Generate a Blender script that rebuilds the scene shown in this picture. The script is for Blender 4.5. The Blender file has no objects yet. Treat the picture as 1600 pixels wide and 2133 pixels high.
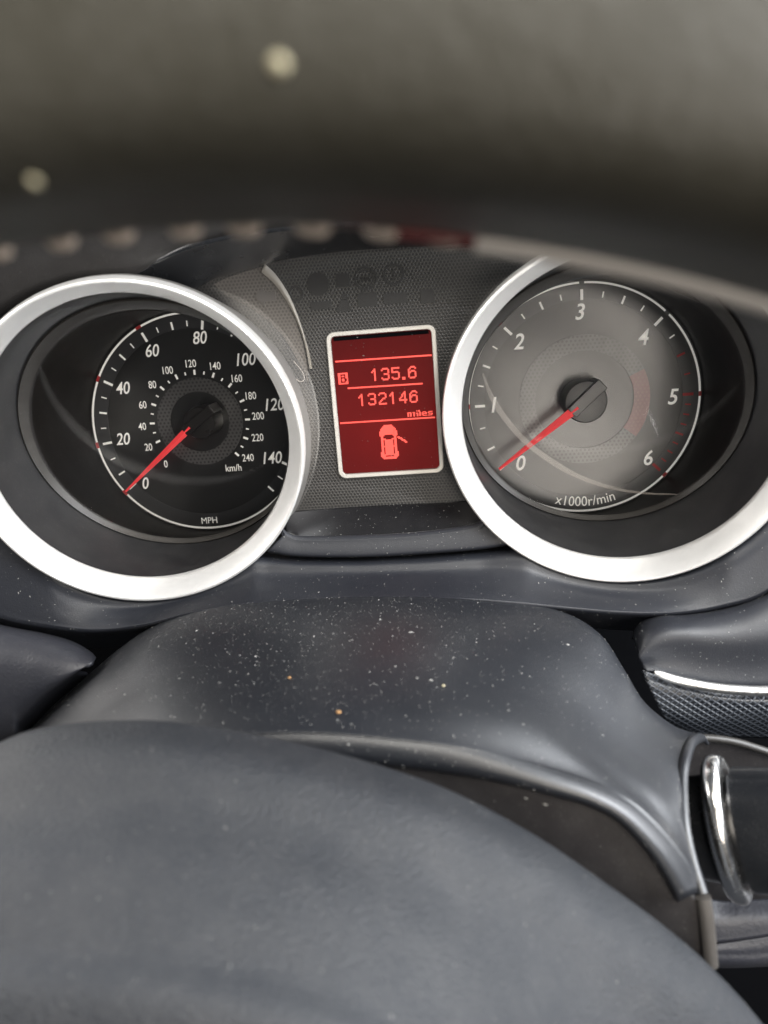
import bpy, math, random
import numpy as np
from mathutils import Vector, Matrix

random.seed(7)
rng = np.random.default_rng(11)
SC = bpy.context.scene
COL = SC.collection
rad = math.radians

# ------------------------------------------------------------------ camera
# World frame: X right, Y along the instrument tubes (away from the driver), Z up, metres.
# The lens sits at (0, -CAMD, 0); the silver gauge rings stand around Y = 0.
FPX, IW, IH, CAMD = 1605.0, 1600.0, 2133.0, 0.31
def _basis():
    y = np.array([(920-800)/FPX, (1066.5-668)/FPX, -1.0]); y /= np.linalg.norm(y)
    r = rad(4.1)
    x = np.array([math.cos(r), math.sin(r), 0.0]); x -= y*(x@y); x /= np.linalg.norm(x)
    return x, y, np.cross(x, y)
BX, BY, BZ = _basis()
cd = bpy.data.cameras.new('camera')
cam = bpy.data.objects.new('camera', cd); COL.objects.link(cam)
Rm = Matrix(((BX[0], BX[1], BX[2]), (BY[0], BY[1], BY[2]), (BZ[0], BZ[1], BZ[2]))).to_4x4()
cam.matrix_world = Matrix.Translation((0, -CAMD, 0)) @ Rm
cd.sensor_fit = 'HORIZONTAL'; cd.sensor_width = 36.0; cd.lens = 36.0*FPX/IW
cd.clip_start = 0.005; cd.clip_end = 20
cd.dof.use_dof = True; cd.dof.focus_distance = 0.375; cd.dof.aperture_fstop = 11.5
SC.camera = cam

# ------------------------------------------------------------------ light
SC.view_settings.view_transform = 'Standard'; SC.view_settings.look = 'None'
SC.view_settings.exposure = 0.0; SC.view_settings.gamma = 1.0
w = bpy.data.worlds.new('World'); SC.world = w; w.use_nodes = True
w.node_tree.nodes['Background'].inputs[0].default_value = (0.80, 0.86, 1.0, 1)
w.node_tree.nodes['Background'].inputs[1].default_value = 0.06

def area(name, loc, target, sx, sy, radiance, col):
    l = bpy.data.lights.new(name, 'AREA'); l.shape = 'RECTANGLE'; l.size = sx; l.size_y = sy
    l.energy = radiance*math.pi*sx*sy; l.color = col
    o = bpy.data.objects.new(name, l); COL.objects.link(o); o.location = loc
    o.rotation_euler = (Vector(target)-Vector(loc)).to_track_quat('-Z', 'Y').to_euler()
    return o
area('door_opening_light', (0.85, -0.42, 0.34), (0, -0.12, -0.06), 1.10, 1.05, 16.0, (0.93, 0.96, 1.0))
area('windscreen_light', (0.0, 0.66, 0.52), (0, -0.2, -0.1), 2.10, 0.80, 10.0, (0.82, 0.90, 1.0))
area('passenger_window_light', (-1.00, -0.10, 0.34), (0, -0.08, -0.06), 1.20, 0.45, 10.0, (1.0, 0.96, 0.92))
area('rear_window_light', (0.38, -1.15, 0.86), (0, -0.05, -0.05), 1.30, 0.65, 11.5, (1.0, 0.95, 0.86))
area('lit_seat_light', (0.33, -0.95, -0.14), (0.1, 0.08, -0.05), 0.42, 0.46, 10.0, (1.0, 0.92, 0.82))

# ------------------------------------------------------------------ geometry helpers
def W(px, py, Y):
    """World point on the plane y = Y seen at photograph pixel (px, py)."""
    d = np.array([(px-800)/FPX, (1066.5-py)/FPX, -1.0])
    q = np.array([d@BX, d@BY, d@BZ])
    return np.array([q[0]/q[1]*(Y+CAMD), Y, q[2]/q[1]*(Y+CAMD)])
def proj(P):
    P = np.atleast_2d(P) - np.array([0, -CAMD, 0])
    c = P[:, [0]]*BX + P[:, [1]]*BY + P[:, [2]]*BZ
    return np.c_[800 + FPX*c[:, 0]/-c[:, 2], 1066.5 - FPX*c[:, 1]/-c[:, 2]]
def Wn(pts, Y):
    return [W(p[0], p[1], p[2] if len(p) > 2 else Y) for p in pts]
def crom(P, ts):
    """Catmull-Rom through rows of P (n,...) at parameters ts in 0..n-1."""
    P = np.asarray(P, float); n = len(P); out = []
    for t in ts:
        i = min(int(t), n-2); f = t-i
        p1, p2 = P[i], P[i+1]
        p0 = P[i-1] if i > 0 else 2*p1-p2
        p3 = P[i+2] if i+2 < n else 2*p2-p1
        out.append(0.5*((2*p1)+(-p0+p2)*f+(2*p0-5*p1+4*p2-p3)*f*f+(-p0+3*p1-3*p2+p3)*f**3))
    return np.array(out)
def resample(P, n):
    Q = crom(P, np.linspace(0, len(P)-1, 16*len(P)))
    s = np.r_[0, np.cumsum(np.linalg.norm(np.diff(Q, axis=0), axis=1))]
    u = np.linspace(0, s[-1], n)
    return np.c_[np.interp(u, s, Q[:, 0]), np.interp(u, s, Q[:, 1]), np.interp(u, s, Q[:, 2])]

ORG = {}
def org(o):
    return ORG.get(o.name, np.zeros(3)) if o else np.zeros(3)
def meta(o, label=None, cat=None, group=None, kind=None):
    for k, v in (('label', label), ('category', cat), ('group', group), ('kind', kind)):
        if v: o[k] = v
    return o
def thing(name, label, cat, loc, group=None):
    o = bpy.data.objects.new(name, None); COL.objects.link(o)
    o.location = Vector(loc); o.empty_display_size = 0.01
    ORG[o.name] = np.array(loc, float)
    return meta(o, label, cat, group)
def mesh(name, V, F, mat, parent=None, smooth=True, angle=40, loc=None):
    V = np.asarray(V, float)
    base = org(parent) if parent else (np.zeros(3) if loc is None else np.array(loc, float))
    me = bpy.data.meshes.new(name)
    me.from_pydata([tuple(v) for v in V-base], [], [tuple(f) for f in F])
    me.materials.append(mat)
    if smooth:
        me.polygons.foreach_set('use_smooth', [True]*len(me.polygons))
        if angle: me.set_sharp_from_angle(angle=rad(angle))
    me.update()
    o = bpy.data.objects.new(name, me); COL.objects.link(o)
    if parent: o.parent = parent; ORG[o.name] = base
    else: o.location = Vector(base); ORG[o.name] = base
    return o
def gridfaces(nr, nc, closed=False, flip=False):
    F = []
    for i in range(nr-1):
        for j in range(nc if closed else nc-1):
            k = (j+1) % nc
            f = (i*nc+j, i*nc+k, (i+1)*nc+k, (i+1)*nc+j)
            F.append(f[::-1] if flip else f)
    return F
GR = {}
def surface(name, rows, mat, parent, nu=90, nv=None, thick=0.0015, flip=False, key=None):
    """Smooth sheet through control rows (each a list of 3D points), given real thickness."""
    R = np.array([resample(r, nu) for r in rows])
    nv = nv or 8*(len(rows)-1)+1
    G = crom(R, np.linspace(0, len(rows)-1, nv))
    o = mesh(name, G.reshape(-1, 3), gridfaces(nv, nu, flip=flip), mat, parent, angle=0)
    # orient the outside towards the driver, thicken away from it
    nrm = np.cross(G[:-1, 1:]-G[:-1, :-1], G[1:, :-1]-G[:-1, :-1])
    view = np.array([0, -CAMD, 0.0])-G[:-1, :-1]
    if ((nrm*view).sum(2) > 0).mean() < 0.5:
        o.data.flip_normals(); nrm = -nrm
    m = o.modifiers.new('thickness', 'SOLIDIFY'); m.thickness = thick; m.offset = -1
    GR[key or name] = (G, nrm)
    return o
def loft(name, loops, mat, parent, closed=True, flip=False, angle=40, cap0=False, cap1=False):
    n = len(loops[0]); V = np.concatenate(loops)
    F = gridfaces(len(loops), n, closed, flip)
    if cap0: F.append(tuple(range(n))[::-1] if not flip else tuple(range(n)))
    if cap1:
        b = (len(loops)-1)*n; f = tuple(range(b, b+n)); F.append(f if not flip else f[::-1])
    return mesh(name, V, F, mat, parent, angle=angle)
def tube(name, path, r, mat, parent=None, n=14, m=None, taper=None, squash=1.0, loc=None):
    P = resample(path, m or 6*len(path)); k = len(P)
    T = np.gradient(P, axis=0); T /= np.linalg.norm(T, axis=1)[:, None]
    up = np.array([0, -1.0, 0]); loops = []
    for i in range(k):
        a = np.cross(T[i], up); a /= np.linalg.norm(a); b = np.cross(a, T[i])
        rr = r if taper is None else r*float(np.interp(i/(k-1), *taper))
        loops.append([P[i]+rr*(math.cos(t)*a+math.sin(t)*b*squash) for t in np.linspace(0, 2*math.pi, n, endpoint=False)])
    V = np.concatenate(loops); F = gridfaces(k, n, True)
    F.append(tuple(range(n))[::-1]); F.append(tuple(range((k-1)*n, k*n)))
    return mesh(name, V, F, mat, parent, loc=loc)
def prism(name, poly, Y0, Y1, mat, parent=None, bevel=0.0, smooth=False, loc=None):
    """Polygon in X/Z extruded from Y0 (front, near the driver) to Y1."""
    n = len(poly); V = [(p[0], Y0, p[1]) for p in poly]+[(p[0], Y1, p[1]) for p in poly]
    a = sum(poly[i][0]*poly[(i+1) % n][1]-poly[(i+1) % n][0]*poly[i][1] for i in range(n))
    F = [tuple(range(n)), tuple(range(2*n-1, n-1, -1))]
    F += [(i, i+n, (i+1) % n+n, (i+1) % n) for i in range(n)]
    if a < 0: F = [f[::-1] for f in F]
    o = mesh(name, V, F, mat, parent, smooth=smooth, loc=loc)
    if bevel:
        m = o.modifiers.new('edge', 'BEVEL'); m.width = bevel; m.segments = 2; m.limit_method = 'ANGLE'
    return o
def circ(c, r, Y, n=160, u=(1, 0, 0), v=(0, 0, 1)):
    u = np.array(u, float); v = np.array(v, float); c = np.array([c[0], Y, c[1]]) if len(c) == 2 else np.array(c)
    return np.array([c+r*(math.cos(t)*u+math.sin(t)*v) for t in np.linspace(0, 2*math.pi, n, endpoint=False)])
def annulus(name, c, r0, r1, Y, mat, parent, a0=0, a1=360, thick=0.0003):
    """Flat ring or arc (degrees, anticlockwise) with a little thickness, front face at Y."""
    full = abs(a1-a0) >= 360; n = max(3, int(abs(a1-a0)/2.5))
    t = np.linspace(rad(a0), rad(a1), n, endpoint=not full)
    L = [[(c[0]+r*math.cos(q), y, c[1]+r*math.sin(q)) for q in t] for r, y in ((r0, Y+thick), (r0, Y), (r1, Y), (r1, Y+thick))]
    V = np.concatenate([np.array(l) for l in L]); F = gridfaces(4, n, full, True)
    return mesh(name, V, F, mat, parent, smooth=False)
_txt = {}
def text(name, s, pos, height, mat, parent, Y, shear=0.0, wx=1.0, bend=None, bold=0.0, rot=0.0):
    """Lettering as thin raised print; pos = (x, z) centre in the world, height = digit height."""
    key = (s, shear, bold)
    if key not in _txt:
        cu = bpy.data.curves.new('lettering', 'FONT'); cu.body = s; cu.shear = shear
        cu.extrude = 0.004; cu.offset = bold; cu.resolution_u = 4
        t = bpy.data.objects.new('lettering', cu); COL.objects.link(t)
        bpy.context.view_layer.update()
        dg = bpy.context.evaluated_depsgraph_get(); e = t.evaluated_get(dg); me = e.to_mesh()
        V = np.array([v.co[:] for v in me.vertices]); F = [tuple(p.vertices) for p in me.polygons]
        e.to_mesh_clear(); bpy.data.objects.remove(t); bpy.data.curves.remove(cu)
        _txt[key] = (V, F)
    V, F = _txt[key]
    h = V[:, 1].max()-V[:, 1].min(); k = height/h
    x = (V[:, 0]-(V[:, 0].max()+V[:, 0].min())/2)*k*wx; z = (V[:, 1]-(V[:, 1].max()+V[:, 1].min())/2)*k
    y = Y-np.where(V[:, 2] > 0, 0.00012, 0)
    if bend:
        c, r, _a = bend
        a = -math.pi/2+bend[2]+x/r; rr = r-z
        P = np.c_[c[0]+rr*np.cos(a), y, c[1]+rr*np.sin(a)]
    else:
        ca, sa = math.cos(rot), math.sin(rot)
        P = np.c_[pos[0]+x*ca-z*sa, y, pos[1]+x*sa+z*ca]
    return mesh(name, P, F, mat, parent, smooth=False)

# ------------------------------------------------------------------ materials
def newmat(name):
    m = bpy.data.materials.new(name); m.use_nodes = True
    nt = m.node_tree; return m, nt, nt.nodes['Principled BSDF']
def lk(nt, a, b): nt.links.new(a, b)
def nd(nt, t, **k):
    n = nt.nodes.new(t)
    for a, b in k.items(): setattr(n, a, b)
    return n
def noise(nt, co, scale, detail=4, rough=0.6):
    n = nd(nt, 'ShaderNodeTexNoise'); n.inputs['Scale'].default_value = scale
    n.inputs['Detail'].default_value = detail; n.inputs['Roughness'].default_value = rough
    lk(nt, co, n.inputs['Vector']); return n.outputs['Fac']
def mapr(nt, v, a, b, c, d):
    n = nd(nt, 'ShaderNodeMapRange'); lk(nt, v, n.inputs['Value'])
    for i, x in zip(('From Min', 'From Max', 'To Min', 'To Max'), (a, b, c, d)): n.inputs[i].default_value = x
    return n.outputs['Result']
def mixc(nt, f, a, b):
    n = nd(nt, 'ShaderNodeMix', data_type='RGBA')
    (lk(nt, f, n.inputs[0]) if not isinstance(f, (int, float)) else setattr(n.inputs[0], 'default_value', f))
    for s, v in ((n.inputs[6], a), (n.inputs[7], b)):
        if isinstance(v, tuple): s.default_value = (*v[:3], 1)
        else: lk(nt, v, s)
    return n.outputs[2]
def math_(nt, op, a, b=0.0):
    n = nd(nt, 'ShaderNodeMath', operation=op)
    for s, v in ((n.inputs[0], a), (n.inputs[1], b)):
        if isinstance(v, (int, float)): s.default_value = v
        else: lk(nt, v, s)
    return n.outputs[0]
def plastic(name, col, rough=0.45, grain=1500, bump=0.15, dust=0.12, dustcol=(0.22, 0.21, 0.20), coat=0.0, spec=0.5, dist=0.0004, rvar=0.04):
    m, nt, b = newmat(name)
    tc = nd(nt, 'ShaderNodeTexCoord').outputs['Object']
    film = mapr(nt, noise(nt, tc, 75, 8, 0.7), 0.40, 0.80, 0.0, dust)
    fine = mapr(nt, noise(nt, tc, 900, 2, 0.5), 0.60, 0.80, 0.0, dust*1.6)
    f = math_(nt, 'ADD', film, fine)
    lk(nt, mixc(nt, f, col, dustcol), b.inputs['Base Color'])
    lk(nt, mapr(nt, noise(nt, tc, 60, 5, 0.6), 0.3, 0.7, rough-rvar/2, rough+rvar), b.inputs['Roughness'])
    b.inputs['Specular IOR Level'].default_value = spec
    if coat: b.inputs['Coat Weight'].default_value = coat; b.inputs['Coat Roughness'].default_value = 0.06
    if bump:
        bp = nd(nt, 'ShaderNodeBump'); bp.inputs['Strength'].default_value = bump; bp.inputs['Distance'].default_value = dist
        lk(nt, noise(nt, tc, grain, 3, 0.6), bp.inputs['Height']); lk(nt, bp.outputs[0], b.inputs['Normal'])
    return m
def simple(name, col, rough=0.5, metal=0.0, emit=None, es=1.0):
    m, nt, b = newmat(name)
    b.inputs['Base Color'].default_value = (*col, 1); b.inputs['Roughness'].default_value = rough
    b.inputs['Metallic'].default_value = metal
    tc = nd(nt, 'ShaderNodeTexCoord').outputs['Object']
    lk(nt, mapr(nt, noise(nt, tc, 220, 4), 0.3, 0.7, max(0.02, rough-0.06), rough+0.08), b.inputs['Roughness'])
    if emit: b.inputs['Emission Color'].default_value = (*emit, 1); b.inputs['Emission Strength'].default_value = es
    return m
def hexdots(nt, co, pitch, r0, r1):
    """Mask of round dots on a hexagonal lattice in the X/Z plane."""
    sep = nd(nt, 'ShaderNodeSeparateXYZ'); lk(nt, co, sep.inputs[0]); ds = []
    for off in (0.0, 0.5):
        sq = []
        for ax, p in (('X', pitch), ('Z', pitch*1.732)):
            v = math_(nt, 'ADD', math_(nt, 'DIVIDE', sep.outputs[ax], p), off)
            f = math_(nt, 'SUBTRACT', math_(nt, 'FRACT', v), 0.5)
            f = math_(nt, 'MULTIPLY', f, p); sq.append(math_(nt, 'MULTIPLY', f, f))
        ds.append(math_(nt, 'SQRT', math_(nt, 'ADD', *sq)))
    d = math_(nt, 'MINIMUM', *ds)
    return mapr(nt, d, r0, r1, 1.0, 0.0)
def dotted(name, col, dot, pitch, r0, r1, rough=0.4, coat=0.0, ior=1.5, bump=0.4, spec=0.5):
    m, nt, b = newmat(name)
    tc = nd(nt, 'ShaderNodeTexCoord').outputs['Object']
    h = hexdots(nt, tc, pitch, r0, r1)
    n = mapr(nt, noise(nt, tc, 60, 5), 0.35, 0.7, 0.0, 0.25)
    lk(nt, mixc(nt, h, mixc(nt, n, col, tuple(c*1.8 for c in col)), dot), b.inputs['Base Color'])
    b.inputs['Roughness'].default_value = rough; b.inputs['Specular IOR Level'].default_value = spec
    if coat:
        b.inputs['Coat Weight'].default_value = coat; b.inputs['Coat Roughness'].default_value = 0.04; b.inputs['Coat IOR'].default_value = ior
    bp = nd(nt, 'ShaderNodeBump'); bp.inputs['Strength'].default_value = bump; bp.inputs['Distance'].default_value = 0.0003; bp.invert = True
    lk(nt, h, bp.inputs['Height']); lk(nt, bp.outputs[0], b.inputs['Normal'])
    return m
def silver(name, col, rough, metal=1.0):
    m, nt, b = newmat(name)
    tc = nd(nt, 'ShaderNodeTexCoord').outputs['Object']
    b.inputs['Metallic'].default_value = metal
    f = mapr(nt, noise(nt, tc, 90, 6, 0.7), 0.45, 0.8, 0.0, 0.18)
    lk(nt, mixc(nt, f, col, tuple(c*0.7 for c in col)), b.inputs['Base Color'])
    lk(nt, mapr(nt, noise(nt, tc, 700, 4, 0.6), 0.3, 0.7, rough-0.05, rough+0.08), b.inputs['Roughness'])
    bp = nd(nt, 'ShaderNodeBump'); bp.inputs['Strength'].default_value = 0.06; bp.inputs['Distance'].default_value = 0.0002
    lk(nt, noise(nt, tc, 2600, 2), bp.inputs['Height']); lk(nt, bp.outputs[0], b.inputs['Normal'])
    return m
def glass(name):
    m = bpy.data.materials.new(name); m.use_nodes = True; nt = m.node_tree
    nt.nodes.remove(nt.nodes['Principled BSDF']); out = nt.nodes['Material Output']
    t = nd(nt, 'ShaderNodeBsdfTransparent'); t.inputs[0].default_value = (0.97, 0.97, 0.97, 1)
    g = nd(nt, 'ShaderNodeBsdfGlossy'); g.inputs['Roughness'].default_value = 0.05
    f = nd(nt, 'ShaderNodeFresnel'); f.inputs[0].default_value = 1.26
    mx = nd(nt, 'ShaderNodeMixShader'); lk(nt, f.outputs[0], mx.inputs[0]); lk(nt, t.outputs[0], mx.inputs[1]); lk(nt, g.outputs[0], mx.inputs[2])
    lk(nt, mx.outputs[0], out.inputs['Surface']); return m

M = {}
M['dash'] = plastic('dash_plastic', (0.0095, 0.0108, 0.0150), 0.47, 1700, 0.25, 0.02, rvar=0.01)
M['shroud'] = plastic('shroud_plastic', (0.0065, 0.0078, 0.0110), 0.40, 1900, 0.25, 0.02, spec=0.9, rvar=0.01)
M['shroud_low'] = plastic('shroud_lower_plastic', (0.016, 0.014, 0.0145), 0.5, 1500, 0.25, 0.08)
M['hood'] = plastic('hood_plastic', (0.012, 0.011, 0.011), 0.55, 1200, 0.3, 0.04)
M['gloss'] = plastic('dark_gloss_plastic', (0.010, 0.011, 0.013), 0.25, 2500, 0.05, 0.04)
M['tray'] = plastic('tray_plastic', (0.007, 0.007, 0.008), 0.24, 2500, 0.04, 0.02, rvar=0.02)
M['tubewall'] = plastic('tube_wall_plastic', (0.012, 0.012, 0.013), 0.36, 2500, 0.05, 0.06)
M['collar'] = plastic('collar_plastic', (0.024, 0.022, 0.020), 0.45, 2500, 0.05, 0.06)
M['dial'] = plastic('dial_black', (0.007, 0.007, 0.007), 0.30, 5000, 0.0, 0.0, spec=1.0, rvar=0.0)
M['track'] = plastic('dial_track_grey', (0.032, 0.033, 0.036), 0.31, 5000, 0.0, 0.0, spec=1.0, rvar=0.0)
M['leather'] = plastic('rim_leather', (0.026, 0.0240, 0.0180), 0.46, 600, 0.45, 0.06, spec=0.2, dist=0.0007, rvar=0.02)
M['pad'] = plastic('pad_vinyl', (0.0105, 0.0125, 0.0165), 0.60, 1000, 0.9, 0.06, dist=0.0007, rvar=0.02)
M['padedge'] = plastic('pad_edge_vinyl', (0.018, 0.021, 0.028), 0.56, 2400, 0.2, 0.05, rvar=0.02)
M['knee'] = plastic('knee_panel_vinyl', (0.018, 0.019, 0.025), 0.45, 700, 0.5, 0.05)
M['void'] = simple('footwell_shade', (0.0012, 0.0013, 0.0018), 0.9); M['void'].node_tree.nodes['Principled BSDF'].inputs['Specular IOR Level'].default_value = 0.05  # near-black colour carries the shade of the enclosed gaps
M['silver'] = silver('silver_ring_paint', (0.86, 0.85, 0.83), 0.40, 0.75)
M['framesil'] = silver('display_frame_paint', (0.55, 0.53, 0.49), 0.4, 0.6)
M['chrome'] = simple('stalk_chrome', (0.95, 0.94, 0.92), 0.22, 1.0)
M['lowedge'] = silver('lower_edge_highlight', (0.20, 0.185, 0.17), 0.32, 0.7)  # paler than the shroud: the edge's highlight is put into this colour
M['trim'] = silver('side_trim_silver', (0.75, 0.74, 0.72), 0.3)
M['white'] = simple('dial_print_white', (0.85, 0.84, 0.80), 0.5, emit=(1.0, 0.97, 0.90), es=0.28)
M['redprint'] = simple('dial_print_red', (0.45, 0.03, 0.035), 0.5)
M['needle'] = simple('needle_red', (0.85, 0.06, 0.065), 0.4, emit=(1.0, 0.07, 0.08), es=0.30)
M['hub'] = plastic('needle_hub_black', (0.014, 0.013, 0.013), 0.28, 2500, 0.03, 0.02)
M['glass'] = glass('gauge_lens')
M['panel'] = dotted('panel_dots', (0.030, 0.0275, 0.0245), (0.005, 0.005, 0.005), 0.00155, 0.00042, 0.00062, 0.42, 1.0, 1.7)
M['dots'] = dotted('dial_ring_dots', (0.070, 0.069, 0.070), (0.010, 0.010, 0.010), 0.0021, 0.00045, 0.00070, 0.30, bump=0.05, spec=1.0)
M['reddots'] = dotted('dial_ring_red_dots', (0.16, 0.035, 0.035), (0.20, 0.06, 0.05), 0.0021, 0.00045, 0.00070, 0.30, bump=0.05, spec=1.0)
M['icon'] = simple('unlit_symbol', (0.010, 0.0095, 0.009), 0.5)
M['arrowicon'] = simple('unlit_arrow', (0.075, 0.068, 0.062), 0.4)
M['thread'] = simple('stitch_thread', (0.34, 0.29, 0.25), 0.8)
M['redreflect'] = simple('red_reflection_tint', (0.09, 0.006, 0.006), 0.7)
M['bead'] = simple('rim_bead_grey', (0.33, 0.31, 0.29), 0.4)
M['dust'] = simple('dust_white', (0.27, 0.265, 0.25), 0.9)
M['crumb_o'] = simple('crumb_orange', (0.34, 0.19, 0.08), 0.8)
M['crumb_y'] = simple('crumb_yellow', (0.30, 0.27, 0.18), 0.8)
M['hair'] = simple('hair_pale', (0.45, 0.40, 0.36), 0.5)
def lcdmat():
    m, nt, b = newmat('display_backlight'); b.inputs['Base Color'].default_value = (0.02, 0.004, 0.004, 1)
    tc = nd(nt, 'ShaderNodeTexCoord').outputs['Object']; s = nd(nt, 'ShaderNodeSeparateXYZ'); lk(nt, tc, s.inputs[0])
    vd = nd(nt, 'ShaderNodeVectorMath', operation='DISTANCE'); lk(nt, tc, vd.inputs[0]); vd.inputs[1].default_value = (-0.002, 0.0, 0.022)
    g = mapr(nt, vd.outputs['Value'], 0.0, 0.048, 1.20, 0.45)     # backlight lamp sits behind the lower middle
    g = math_(nt, 'MULTIPLY', g, mapr(nt, noise(nt, tc, 45, 3), 0.3, 0.7, 0.9, 1.1))
    b.inputs['Emission Color'].default_value = (0.135, 0.0045, 0.0045, 1)
    lk(nt, g, b.inputs['Emission Strength']); b.inputs['Roughness'].default_value = 0.2; b.inputs['Specular IOR Level'].default_value = 0.2
    return m
M['lcd'] = lcdmat()
M['lcdpix'] = simple('display_segment', (0.3, 0.02, 0.02), 0.3, emit=(1.0, 0.11, 0.075), es=1.05)
def weave():
    m, nt, b = newmat('vent_weave'); tc = nd(nt, 'ShaderNodeTexCoord').outputs['Object']
    s = nd(nt, 'ShaderNodeSeparateXYZ'); lk(nt, tc, s.inputs[0]); hs = []
    for sg in (1.0, -1.0):
        v = math_(nt, 'ADD', s.outputs['X'], math_(nt, 'MULTIPLY', s.outputs['Z'], 1.35*sg))
        f = math_(nt, 'ABSOLUTE', math_(nt, 'SUBTRACT', math_(nt, 'FRACT', math_(nt, 'DIVIDE', v, 0.0036)), 0.5))
        hs.append(mapr(nt, f, 0.08, 0.2, 1.0, 0.0))
    h = math_(nt, 'MAXIMUM', *hs)
    lk(nt, mixc(nt, h, (0.006, 0.007, 0.009), (0.045, 0.05, 0.06)), b.inputs['Base Color'])
    b.inputs['Roughness'].default_value = 0.28
    bp = nd(nt, 'ShaderNodeBump'); bp.inputs['Strength'].default_value = 0.6; bp.inputs['Distance'].default_value = 0.0006
    lk(nt, h, bp.inputs['Height']); lk(nt, bp.outputs[0], b.inputs['Normal']); return m
M['weave'] = weave()

# ------------------------------------------------------------------ setting behind everything
def quadbox(name, x0, x1, y0, y1, z0, z1, mat, kind='structure'):
    V = [(x, y, z) for x in (x0, x1) for y in (y0, y1) for z in (z0, z1)]
    F = [(0, 1, 3, 2), (4, 6, 7, 5), (0, 4, 5, 1), (2, 3, 7, 6), (0, 2, 6, 4), (1, 5, 7, 3)]
    o = mesh(name, V, F, mat, smooth=False); o['kind'] = kind; return o
quadbox('footwell_shade_backdrop', -0.7, 0.7, 0.16, 0.18, -0.7, 0.12, M['void'])

# ------------------------------------------------------------------ dashboard
dash = thing('dashboard', 'dark charcoal plastic dashboard binnacle surrounding the two round gauges', 'dashboard', (0, 0.03, -0.12))
def ringarc(px, c, r, s):
    d = 1-((px-c[0])/r[0])**2
    return c[1]+s*r[1]*math.sqrt(max(d, 0.0))
SRC, SRR = (303, 918), (322, 322)
TRC, TRR = (1310, 862), (366, 338)
strip_x = [530, 620, 750, 880, 1000, 1075, 1120]; strip_y = [1150, 1158, 1159, 1153, 1143, 1136, 1138]
bot_x = [-250, 0, 100, 200, 300, 400, 500, 650, 800, 1000, 1150, 1300, 1400, 1500, 1600, 1850]
bot_y = [1240, 1283, 1303, 1312, 1300, 1275, 1262, 1250, 1246, 1250, 1263, 1275, 1276, 1262, 1228, 1120]
xs = np.linspace(-250, 1850, 160)
def topc(x):
    a = ringarc(x, SRC, SRR, 1) if x < 560 else 0
    b = ringarc(x, TRC, TRR, 1) if x > 1000 else 0
    c = np.interp(x, strip_x, strip_y) if 500 < x < 1120 else 0
    return max(a, b, c, 860)
def botc(x):
    t = np.interp(x, bot_x, np.arange(len(bot_x)))
    return crom(np.array(bot_y, float)[:, None], [t])[0, 0]
def cowl_top(x):
    # depth of the silver rings' back edge where the cowl meets them, blended between the two gauges
    kS, kT = -0.4216*CAMD, 0.2200*CAMD; t10 = math.tan(rad(10))
    p = W(x, topc(x), 0.012)
    yS = (p[0]-kS)*t10-(p[2]+0.0452)*t10; yT = -(p[0]-kT)*t10-(p[2]+0.0441)*t10*0.8
    f = min(max((x-640)/330, 0), 1); f = f*f*(3-2*f)
    return min(max(yS*(1-f)+yT*f+0.0045, 0.004), 0.0215)
rows = []
rows.append([W(x, topc(x), cowl_top(x)+0.0105) for x in xs]); rows.append([W(x, topc(x)+9, cowl_top(x)+0.0035) for x in xs])
for t, k in ((0.20, 0.97), (0.42, 0.84), (0.66, 0.52), (0.92, 0.10), (1.0, 0.0)):
    rows.append([W(x, topc(x)+(botc(x)-topc(x))*t, 0.0005+(cowl_top(x)-0.0005)*k) for x in xs])
rows.append([W(x, botc(x)+7, 0.0020) for x in xs])
rows.append([W(x, botc(x)+15, 0.009) for x in xs])
rows.append([W(x, botc(x)+38, 0.03) for x in xs])
surface('lower_cowl', rows, M['dash'], dash, nu=180, nv=60)
hx_top = [(-320, 330), (0, 300), (300, 250), (700, 200), (1000, 200), (1400, 250), (1700, 350), (1980, 520)]
hx_edge = [(-320, 830), (-60, 690), (60, 622), (160, 590), (262, 579), (330, 545), (420, 508), (560, 480), (800, 462), (1000, 462), (1200, 480), (1400, 520), (1600, 600), (1980, 800)]
hx_back = [(-320, 900), (-20, 730), (80, 672), (200, 625), (330, 606), (405, 598), (445, 578), (560, 545), (700, 523), (850, 513), (1000, 508), (1150, 520), (1300, 560), (1600, 690), (1980, 880)]
def hY(L, d=0.0): return [(x, y, float(np.interp(x, [200, 420, 1000, 1150], [0.007, -0.008, -0.008, 0.007]))+d) for x, y in L]
surface('hood_front', [Wn(hx_top, -0.030), Wn([(x, y*0.5+q*0.5) for (x, y), q in zip(hx_top, (580, 470, 410, 330, 330, 380, 490, 660))], -0.020), Wn(hY(hx_edge), 0)], M['hood'], dash, nu=120)
surface('hood_underside', [Wn(hY(hx_edge, 0.0015), 0), Wn(hY([(x, y+3) for x, y in hx_edge], 0.004), 0), Wn(hx_back, 0.026), Wn([(x, y-3) for x, y in hx_back], 0.034)], M['gloss'], dash, nu=120)
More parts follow.
